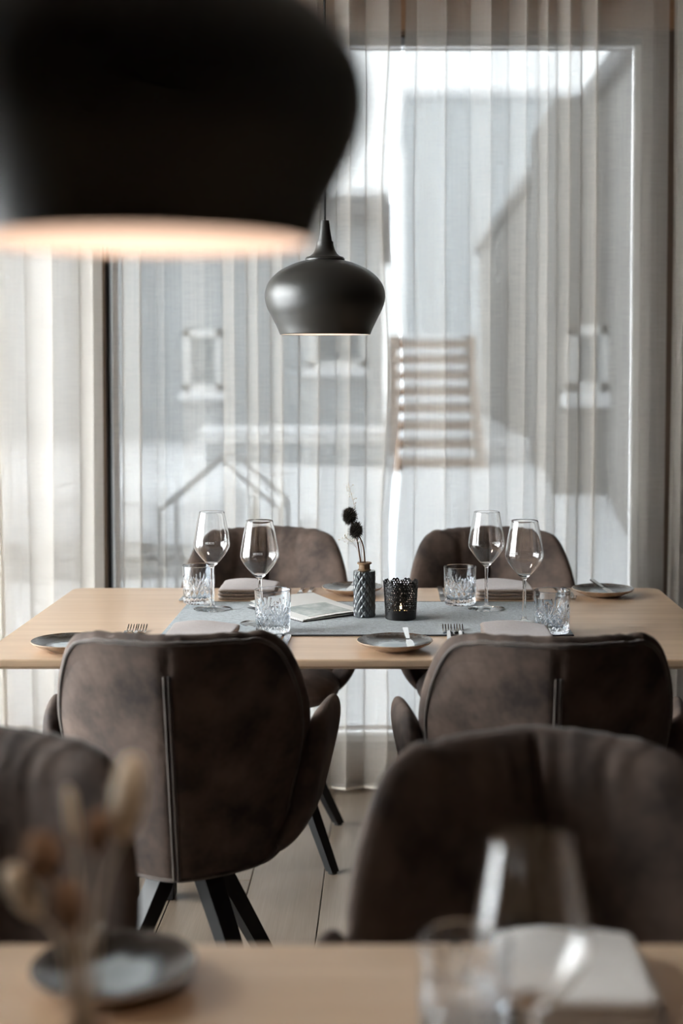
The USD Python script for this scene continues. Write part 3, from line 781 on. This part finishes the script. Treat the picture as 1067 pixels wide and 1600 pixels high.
def make_tumbler(label, loc, rz0=0):
    t = thing("crystal_tumbler", label, "tumbler", loc, rz0, "cut crystal tumblers")
    n, k = 216, 56
    H = .091
    th = np.linspace(0, 2 * PI, n, endpoint=False); hs_ = np.linspace(0, 1, k)
    T, Hh = np.meshgrid(th, hs_)
    base = .0372 + .0026 * Hh
    base = base - .0012 * np.exp(-(Hh / .02) ** 2)
    tri = lambda x: np.abs((x % 1) - .5) * 2
    S = 6
    sec = (T / (2 * PI) * S) % 1 - .5                    # -.5 .. .5 inside a sector
    arc = sec * (2 * PI * .038 / S)                       # metres along the arc
    zz = Hh * H
    cut = np.zeros_like(T)
    # fan of rays rising from a point low in each sector
    def fan(ac, zc, rays, r0, r1, up):
        a0 = ((arc - ac + .02) % .04) - .02 if False else arc - ac
        dz = (zz - zc) * up
        ph = np.arctan2(a0, np.maximum(dz, 1e-6)); rr_ = np.hypot(a0, dz)
        m = np.clip((rr_ - r0) / .003, 0, 1) * np.clip((r1 * (1 - .25 * np.abs(ph)) - rr_) / .006, 0, 1) * (dz > 0) * (np.abs(ph) < 1.25)
        return m * np.clip(1 - tri(ph / .30 + .5) * 2.2, 0, 1)
    cut = np.maximum(cut, fan(0, .030, 8, .004, .040, 1))
    cut = np.maximum(cut, fan(0, .030, 8, .004, .020, -1))
    # crossing mitre cuts between the fans
    off = np.minimum(np.abs(arc - .0199), np.abs(arc + .0199))
    dm = np.clip((.052 - zz) / .008, 0, 1) * np.clip((zz - .010) / .004, 0, 1)
    for sgn in (1, -1):
        d = tri(T / (2 * PI) * 18 + sgn * zz / .020 )
        cut = np.maximum(cut, np.clip(1 - d * 3.0, 0, 1) * dm * .85)
    # short tooth cuts round the foot
    cut = np.maximum(cut, np.clip(1 - tri(T / (2 * PI) * 30) * 2.2, 0, 1) * np.clip((zz - .002) / .002, 0, 1) * np.clip((.012 - zz) / .003, 0, 1))
    Ro = base - .0017 * cut
    rows = [np.stack([Ro[j] * np.cos(th), Ro[j] * np.sin(th), np.full(n, zz[j][0])], 1) for j in range(k)]
    inner = [(.0388, H + .0008), (.0380, H), (.0372, .06), (.0352, .030), (.0335, .018), (.029, .0145), (.015, .0135)]
    for r, z in inner: rows.append(np.stack([r * np.cos(th), r * np.sin(th), np.full(n, z)], 1))
    V = np.vstack(rows + [[[0, 0, .0008]], [[0, 0, .0133]]]); f = []
    for i in range(len(rows) - 1):
        a = i * n + np.arange(n); b = i * n + (np.arange(n) + 1) % n
        f.append(np.stack([a, b, b + n], 1)); f.append(np.stack([a, b + n, a + n], 1))
    a = np.arange(n); b = (a + 1) % n
    f.append(np.stack([np.full(n, len(V) - 2), b, a], 1))
    o_ = (len(rows) - 1) * n
    f.append(np.stack([np.full(n, len(V) - 1), o_ + a, o_ + b], 1))
    m = trimesh.Trimesh(V, np.vstack(f), process=False)
    part(t, "tumbler_body", m, CRYSTAL, 24)
    return t
tu = make_tumbler("cut crystal tumbler at the back left, beside the tall wine glass", (-.471, 3.415, rz))
dup(tu, "cut crystal tumbler at the front left, in front of the open booklet", (-.259, 3.045, rz), 25)
dup(tu, "cut crystal tumbler at the back right, left of the folded napkin", (.166, 3.395, rz), 12)
dup(tu, "cut crystal tumbler at the front right, on the corner of the runner", (.348, 3.035, rz), 40)
dup(tu, "blurred cut crystal tumbler in the right foreground, left of the blurred wine glass", (.062, 1.185, TZ), 8)

# ------------------------------------------------------------------ vase and dried flowers
def make_vase(label, loc):
    t = thing("bud_vase", label, "vase", loc, 0, None)
    n, k = 160, 60; H = .106; R0 = .0256
    th = np.linspace(0, 2 * PI, n, endpoint=False)
    tri = lambda x: np.abs((x % 1) - .5) * 2
    rows = []
    for z in np.linspace(0, H, k):
        d1 = tri(th / (2 * PI) * 11 + z / .022); d2 = tri(th / (2 * PI) * 11 - z / .022)
        e = min(1, z / .003, (H - z) / .003)
        r = R0 - .0021 * (np.maximum(np.clip(1 - d1 * 1.8, 0, 1), np.clip(1 - d2 * 1.8, 0, 1))) * e - .0012 * (1 - e)
        rows.append(np.stack([r * np.cos(th), r * np.sin(th), np.full(n, z)], 1))
    rows.append(np.stack([.011 * np.cos(th), .011 * np.sin(th), np.full(n, H + .002)], 1))
    rows.append(np.stack([.009 * np.cos(th), .009 * np.sin(th), np.full(n, H - .002)], 1))
    for r, z in ((.021, H - .006), (.0215, .012), (.018, .007)):
        rows.append(np.stack([r * np.cos(th), r * np.sin(th), np.full(n, z)], 1))
    V = np.vstack(rows + [[[0, 0, .001]], [[0, 0, .006]]]); f = []
    for i in range(len(rows) - 1):
        a = i * n + np.arange(n); b = i * n + (np.arange(n) + 1) % n
        f.append(np.stack([a, b, b + n], 1)); f.append(np.stack([a, b + n, a + n], 1))
    a = np.arange(n); b = (a + 1) % n; o_ = (len(rows) - 1) * n
    f += [np.stack([np.full(n, len(V) - 2), b, a], 1), np.stack([np.full(n, len(V) - 1), o_ + a, o_ + b], 1)]
    part(t, "quilted_glass", trimesh.Trimesh(V, np.vstack(f), process=False), SMOKE, 20)
    nk = [(.0088, H - .001), (.0150, H), (.0150, H + .003), (.0128, H + .004), (.0125, H + .012), (.0130, H + .0145), (.0165, H + .016), (.0168, H + .0185), (.0150, H + .0195), (.0092, H + .019), (.0088, H - .001)]
    part(t, "collar", lathe(nk, 48), TERRA, 30, label="brown turned collar at the mouth of the vase")
    return t
VX, VY = -.063, 3.225
vs = make_vase("dark quilted glass bud vase holding two thistles in the middle of the runner", (VX, VY, rz))
def thistle(label, base, head, r, seed, bend):
    t = thing("dried_thistle", label, "dried flower", base)
    h = np.array(head) - np.array(base)
    pts = spline([(0, 0, -.07), (h[0] * .35 + bend, h[1] * .4, h[2] * .4), tuple(h)], 20)
    part(t, "stem", tube(pts, np.linspace(.0021, .0014, len(pts)), 6), STEM, True)
    rg = np.random.default_rng(seed)
    core = icosphere(2); core.vertices = core.vertices * [r * .70, r * .70, r * .95]
    ms = [core]
    for i in range(170):
        z = 1 - 2 * (i + .5) / 170; a = i * 2.39996
        d = np.array([math.sqrt(1 - z * z) * math.cos(a), math.sqrt(1 - z * z) * math.sin(a), z])
        s = trimesh.creation.cone(r * .12, r * rg.uniform(.55, .95), sections=4)
        s.apply_transform(trimesh.geometry.align_vectors([0, 0, 1], d)); s.apply_translation(d * [r * .62, r * .62, r * .86]); ms.append(s)
    part(t, "spiny_head", mv(cat(*ms), *h), THISTLE, False)
zt = rz + .126
thistle("upper dried dark thistle head standing in the quilted vase", (VX, VY, zt), (-.097, 3.215, .987), .0148, 3, -.003)
thistle("lower dried dark thistle head leaning right in the quilted vase", (VX + .002, VY - .001, zt), (-.082, 3.205, .955), .0140, 4, .004)
def sprig(name, label, catg, base, tip, seed, n=26, spread=.02, mat=PALESTEM, bud=.0013):
    t = thing(name, label, catg, base)
    h = np.array(tip) - np.array(base); rg = np.random.default_rng(seed)
    pts = spline([(0, 0, -.07), (h[0] * .3, h[1] * .3, h[2] * .45), tuple(h)], 20)
    ms = [tube(pts, .0007, 5)]; bs = []
    for i in range(n):
        q = rg.uniform(.55, 1.0); p = pts[int(q * (len(pts) - 1))]
        e = p + np.array([rg.normal(0, spread), rg.normal(0, spread), rg.uniform(0, spread * 1.2)])
        ms.append(tube([p, (p + e) / 2 + [0, 0, -.001], e], .0003, 4)); b = icosphere(1, bud * rg.uniform(.7, 1.3)); bs.append(mv(b, *e))
    part(t, "stem", cat(*ms), mat, True)
    part(t, "tiny_buds", cat(*bs), BUNNY, True, kind="stuff")
sprig("dried_sprig", "faint white dried sprig rising above the thistles in the quilted vase", "dried flower", (VX - .002, VY, zt), (-.100, 3.22, 1.062), 5, 20, .006)
sprig("dried_sprig", "small pale dried sprig to the left of the lower thistle head", "dried flower", (VX - .003, VY + .001, zt), (-.108, 3.21, .940), 6, 30, .010)

# near vase (just under the frame) with its dried grasses
NX, NY = -.212, .955
dup(vs, "blurred bud vase below the dried grasses in the left foreground", (NX, NY, TZ), 0)
nz = TZ + .126
def grass(name, label, tip, r, hlen, lean, mat, seed, stem=PALESTEM):
    t = thing(name, label, "dried grass", (NX, NY, nz))
    h = np.array(tip) - np.array([NX, NY, nz]); ax = np.array(lean, float); ax /= np.linalg.norm(ax)
    pts = spline([(0, 0, -.08), (h[0] * .35, h[1] * .35, h[2] * .5), tuple(h - ax * hlen * .45)], 18)
    part(t, "stem", tube(pts, np.linspace(.0017, .0012, len(pts)), 6), stem, True)
    m = icosphere(3); v = m.vertices * [r, r, hlen / 2]
    v *= (1 + .16 * (meshkit.noise(m.vertices * 9, seed)[:, None] - .5))
    m.vertices = v
    m.apply_transform(trimesh.geometry.align_vectors([0, 0, 1], ax)); m.apply_translation(h)
    rg = np.random.default_rng(seed); hairs = [m]
    for i in range(160):
        z = rg.uniform(-.9, .95); a = rg.uniform(0, 2 * PI); q = math.sqrt(1 - z * z)
        d = np.array([q * math.cos(a), q * math.sin(a), z]); p = d * [r, r, hlen / 2]
        s = trimesh.creation.cone(r * .06, r * rg.uniform(.35, .6), sections=3)
        s.apply_transform(trimesh.geometry.align_vectors([0, 0, 1], d * [1, 1, .5] + [0, 0, .8])); s.apply_translation(p * .95)
        s.apply_transform(trimesh.geometry.align_vectors([0, 0, 1], ax)); s.apply_translation(h); hairs.append(s)
    part(t, "seed_head", cat(*hairs), mat, True)
grass("bunny_tail_grass", "large cream bunny tail grass head, brightest and furthest right of the blurred bouquet", (-.181, .955, 1.036), .0112, .060, (.12, 0, 1), BUNNY, 1)
grass("bunny_tail_grass", "cream grass head lowest at the left of the blurred bouquet", (-.253, .95, .972), .0095, .040, (-.5, 0, .8), BUNNY, 2)
grass("bunny_tail_grass", "faint cream grass head standing upright in the middle of the blurred bouquet", (-.222, .96, 1.022), .0042, .04, (-.1, 0, 1), BUNNY, 6)
grass("brown_seed_head", "brown seed head just left of the large cream grass head", (-.202, .95, 1.012), .0085, .030, (.1, 0, 1), BROWNHEAD, 3)
grass("brown_seed_head", "brown seed head at the left of the blurred bouquet above the lowest cream head", (-.238, .945, .998), .012, .032, (-.3, 0, 1), BROWNHEAD, 4)
grass("brown_seed_head", "brown seed head in the lower middle of the blurred bouquet", (-.220, .94, .965), .010, .036, (-.2, 0, 1), BROWNHEAD, 5)

# ------------------------------------------------------------------ lace candle holder
def lace_mesh():
    R0, R1, H = .0345, .0395, .086
    L = 2 * PI * R1
    nsc = 9; pts = []
    for i in range(nsc * 14):
        u = i / (nsc * 14); ph = (u * nsc) % 1
        pts.append((u * L, H - .006 + .0065 * abs(math.sin(PI * ph)) ** .7 + .0015 * math.cos(PI * 6 * ph)))
    poly = Polygon([(0, .0)] + [(0, H - .006)] + pts + [(L, H - .006), (L, 0)]).buffer(0)
    rg = np.random.default_rng(12); holes = []
    for row in range(14):
        z = .0185 + row * .0048
        nn = 40
        for j in range(nn):
            x = (j + .5 * (row % 2) + rg.uniform(-.18, .18)) / nn * L
            pet = (math.sin(x / L * 2 * PI * nsc) * math.sin(z / .017 * PI))
            keep = 1.0 if z > .024 else (z - .012) / .012
            if rg.random() > keep * .92: continue
            r = rg.uniform(.0013, .0021) * (1.12 if pet > 0 else .85)
            c = Point(x, z + rg.uniform(-.0004, .0004)).buffer(r, quad_segs=2)
            if .001 < x < L - .001: holes.append(c)
    poly = poly.difference(unary_union(holes))
    if poly.geom_type != "Polygon": poly = max(poly.geoms, key=lambda g: g.area)
    m = extrude(poly, .0007)
    m = m.subdivide_to_size(.005)
    v = m.vertices; a = v[:, 0] / L * 2 * PI - PI * .5 + .3; r = R0 + (R1 - R0) * v[:, 1] / H + v[:, 2]
    return trimesh.Trimesh(np.stack([r * np.cos(a), r * np.sin(a), v[:, 1] + .001], 1), m.faces, process=False)
cd = thing("candle_holder", "black pierced lace metal candle holder with scalloped rim, right of the vase", "candle holder", (.0205, 3.20, rz))
part(cd, "lace_cup", lace_mesh(), LACE, False)
part(cd, "base", lathe([(0, 0), (.0345, 0), (.0355, .001), (.0355, .003), (0, .003)], 48), LACE, 30)
tl = thing("tealight", "lit tealight burning inside the black lace candle holder", "candle", (.0205, 3.20, rz + .003))
part(tl, "tin", lathe([(0, 0), (.019, 0), (.0195, .015), (.0190, .0155), (.0188, .002), (0, .002)], 32), LACE, 30)
part(tl, "wax", lathe([(0, .0022), (.0185, .0022), (.0185, .013), (0, .0125)], 32), WAX, 30)
part(tl, "wick", tube([(0, 0, .012), (.0004, 0, .019)], .0005, 5), CORD, True)
fm = lathe([(0, .0165), (.0022, .0185), (.0028, .021), (.0022, .025), (.0009, .029), (0, .031)], 16)
part(tl, "flame", fm, FLAME, True)

# ------------------------------------------------------------------ plates and cutlery
def make_plate(label, loc, rz0=0):
    t = thing("bread_plate", label, "plate", loc, rz0, "stoneware bread plates")
    top = [(0, .0085), (.040, .0085), (.052, .0100), (.064, .0138), (.0735, .0180), (.0772, .0198)]
    und = [(.0780, .0196), (.0782, .0185), (.074, .0145), (.064, .0095), (.052, .0050), (.044, .0028), (.042, 0), (.039, 0), (.038, .0022), (0, .0024)]
    tp = [tuple(p) for p in spline(top, 30)]
    part(t, "glazed_well", lathe([(0, .0075)] + tp[::1] + [(.0772, .0190)] if False else (tp + [(.0774, .0192)])[::-1], 96), GLAZE, 40, label="dark brown rim and icy blue-grey centre")
    part(t, "stoneware_underside", lathe((tp[-1:] + und), 96), STONEWARE, 40)
    return t
pl = make_plate("bread plate at the front edge of the laid table, left of the near right chair", (.0065, 2.865, TZ))
dup(pl, "bread plate at the back of the table, behind the quilted vase", (-.100, 3.565, TZ), 40)
dup(pl, "bread plate alone at the back right corner of the laid table", (.534, 3.535, TZ), 90)
dup(pl, "bread plate at the front left, half hidden by the near left chair", (-.661, 2.865, TZ), 140)
dup(pl, "large blurred bread plate on the foreground table, bottom left", (-.262, 1.302, TZ), 200)

def bend_plate(poly, th, zf, step=.006):
    m = extrude(poly, th); m = m.subdivide_to_size(step)
    m.vertices = m.vertices + np.stack([0 * m.vertices[:, 0], 0 * m.vertices[:, 0], zf(m.vertices[:, 0], m.vertices[:, 1])], 1)
    return m
def fork_poly():
    h = Polygon([(-.0058, 0), (-.0066, .004), (-.0052, .05), (-.0036, .11), (-.0034, .128), (-.0085, .140), (-.0108, .150), (-.0108, .160), (.0108, .160), (.0108, .150), (.0085, .140), (.0034, .128), (.0036, .11), (.0052, .05), (.0066, .004), (.0058, 0)])
    tn = []
    for i in range(4):
        c = -.0090 + i * .0060
        tn.append(Polygon([(c - .0016, .158), (c - .0011, .198), (c, .2), (c + .0011, .198), (c + .0016, .158)]))
    return unary_union([h] + tn)
def make_fork(label, loc, rz0):
    t = thing("fork", label, "fork", loc, rz0, "steel forks")
    zf = lambda x, y: .004 + .0085 * np.exp(-((y - .118) / .03) ** 2) - .002 * (y < .04) * (1 - y / .04) + .009 * np.clip((y - .165) / .035, 0, 1) ** 2 - .004 * np.clip((y - .135) / .02, 0, 1) * np.clip((.2 - y) / .03, 0, 1)
    part(t, "fork_body", bend_plate(fork_poly(), .0022, zf), STEEL, 40)
    return t
def make_knife(label, loc, rz0):
    t = thing("table_knife", label, "knife", loc, rz0, "steel table knives")
    hd = Polygon([(-.0062, 0), (-.0072, .004), (-.0060, .09), (-.0050, .098), (.0050, .098), (.0060, .09), (.0072, .004), (.0062, 0)])
    part(t, "handle", mv(bend_plate(hd, .0055, lambda x, y: 0 * x), 0, 0, .0003), STEEL, 40)
    bl = Polygon([(-.0045, .097), (-.0060, .105), (-.0085, .13), (-.0095, .17), (-.0085, .2), (-.004, .213), (.0035, .216), (.006, .205), (.0055, .105), (.0045, .097)])
    part(t, "blade", mv(bend_plate(bl, .0014, lambda x, y: 0 * x), 0, 0, .0024), STEEL, 40)
    return t
def make_spreader(label, loc, rz0):
    t = thing("butter_spreader", label, "butter knife", loc, rz0, "butter spreaders")
    hd = Polygon([(-.0050, 0), (-.0060, .004), (-.0045, .06), (-.0036, .075), (.0036, .075), (.0045, .06), (.0060, .004), (.0050, 0)])
    tilt = lambda m: rot(m, math.radians(-7.0), (1, 0, 0), (0, .05, 0))
    part(t, "handle", tilt(mv(bend_plate(hd, .0036, lambda x, y: 0 * x), 0, 0, .0)), STEEL, 40)
    bl = Polygon([(-.0036, .074), (-.0090, .088), (-.0105, .11), (-.0085, .128), (-.001, .136), (.0055, .130), (.0062, .10), (.0036, .074)])
    part(t, "blade", tilt(mv(bend_plate(bl, .0016, lambda x, y: 0 * x), 0, 0, .0008)), STEEL, 40)
    return t
f0 = make_fork("left one of the two forks in front of the near right chair's back", (.121, 2.868, TZ), 0)
dup(f0, "right one of the two forks in front of the near right chair's back", (.146, 2.868, TZ), 0)
dup(f0, "left fork rising behind the top of the near left chair", (-.568, 2.868, TZ), 0)
dup(f0, "right fork rising behind the top of the near left chair", (-.546, 2.868, TZ), 0)
dup(f0, "left one of the two forks beside the far left napkin", (-.230, 3.652, TZ), 180)
dup(f0, "right one of the two forks beside the far left napkin", (-.206, 3.650, TZ), 180)
dup(f0, "left fork at the far right, just left of the corner plate", (.424, 3.648, TZ), 180)
dup(f0, "right fork at the far right, just left of the corner plate", (.447, 3.650, TZ), 180)
k0 = make_knife("left knife of the pair right of the near left chair's back", (-.241, 2.79, TZ), 0)
dup(k0, "right knife of the pair right of the near left chair's back", (-.221, 2.79, TZ), 0)
dup(k0, "knife at the back left, its tip showing left of the crystal tumbler", (-.519, 3.655, TZ), 180)
dup(k0, "knife at the back right, its dark handle left of the crystal tumbler", (.125, 3.652, TZ), 180)
s0 = make_spreader("butter spreader resting on the front plate, left of the near right chair", (.028, 2.938, TZ + .0222), 184)
dup(s0, "butter spreader on the plate behind the quilted vase", (-.085, 3.640, TZ + .0222), 168)
dup(s0, "butter spreader on the plate at the back right corner", (.515, 3.606, TZ + .0222), 194)
dup(s0, "blurred butter spreader on the large foreground plate", (-.287, 1.374, TZ + .0222), 176)

# ------------------------------------------------------------------ napkins
def make_napkin(label, loc, mat, nlay=3, w=.142, d=.165):
    t = thing("folded_napkin", label, "napkin", loc, 0)
    for i in range(nlay):
        th = .0088
        p = sbox(-w / 2, -d / 2, w / 2, d / 2).buffer(-.008).buffer(.008)
        o = np.array(p.exterior.coords)[:-1]
        o = resample(o, 120) + np.stack([wob(np.stack([o_[:, 0] * 30, o_[:, 1] * 30, 0 * o_[:, 0]], -1), 1, .0015, i * 7 + 1) for o_ in (resample(o, 120),) for _ in (0, 1)], 1)
        zc = th * (i + .5)
        sag = lambda a, b, i=i: np.stack([a, b, zc + .0022 * i * np.sin(a * 28 + i) * np.clip((b + .02) / .1, 0, 1) * (.5 if i < nlay - 1 else 1.2)], -1)
        part(t, "fold", pillow(o, (0, 0), sag, th / 2 + .0001, r0=.90, rings=12, n=120), mat, 60)
    return t
nk = make_napkin("taupe folded napkin at the far left setting, behind the front left wine glass", (-.361, 3.545, TZ), LINEN)
dup(nk, "taupe folded napkin at the far right setting, behind the right pair of wine glasses", (.281, 3.545, TZ), 0)
dup(nk, "napkin peeping over the top edge of the near left chair", (-.40, 2.945, TZ), 0)
dup(nk, "napkin peeping over the top edge of the near right chair", (.262, 2.945, TZ), 0)
make_napkin("blurred white napkin on the foreground table, bottom right", (.166, 1.285, TZ), WHITELINEN)
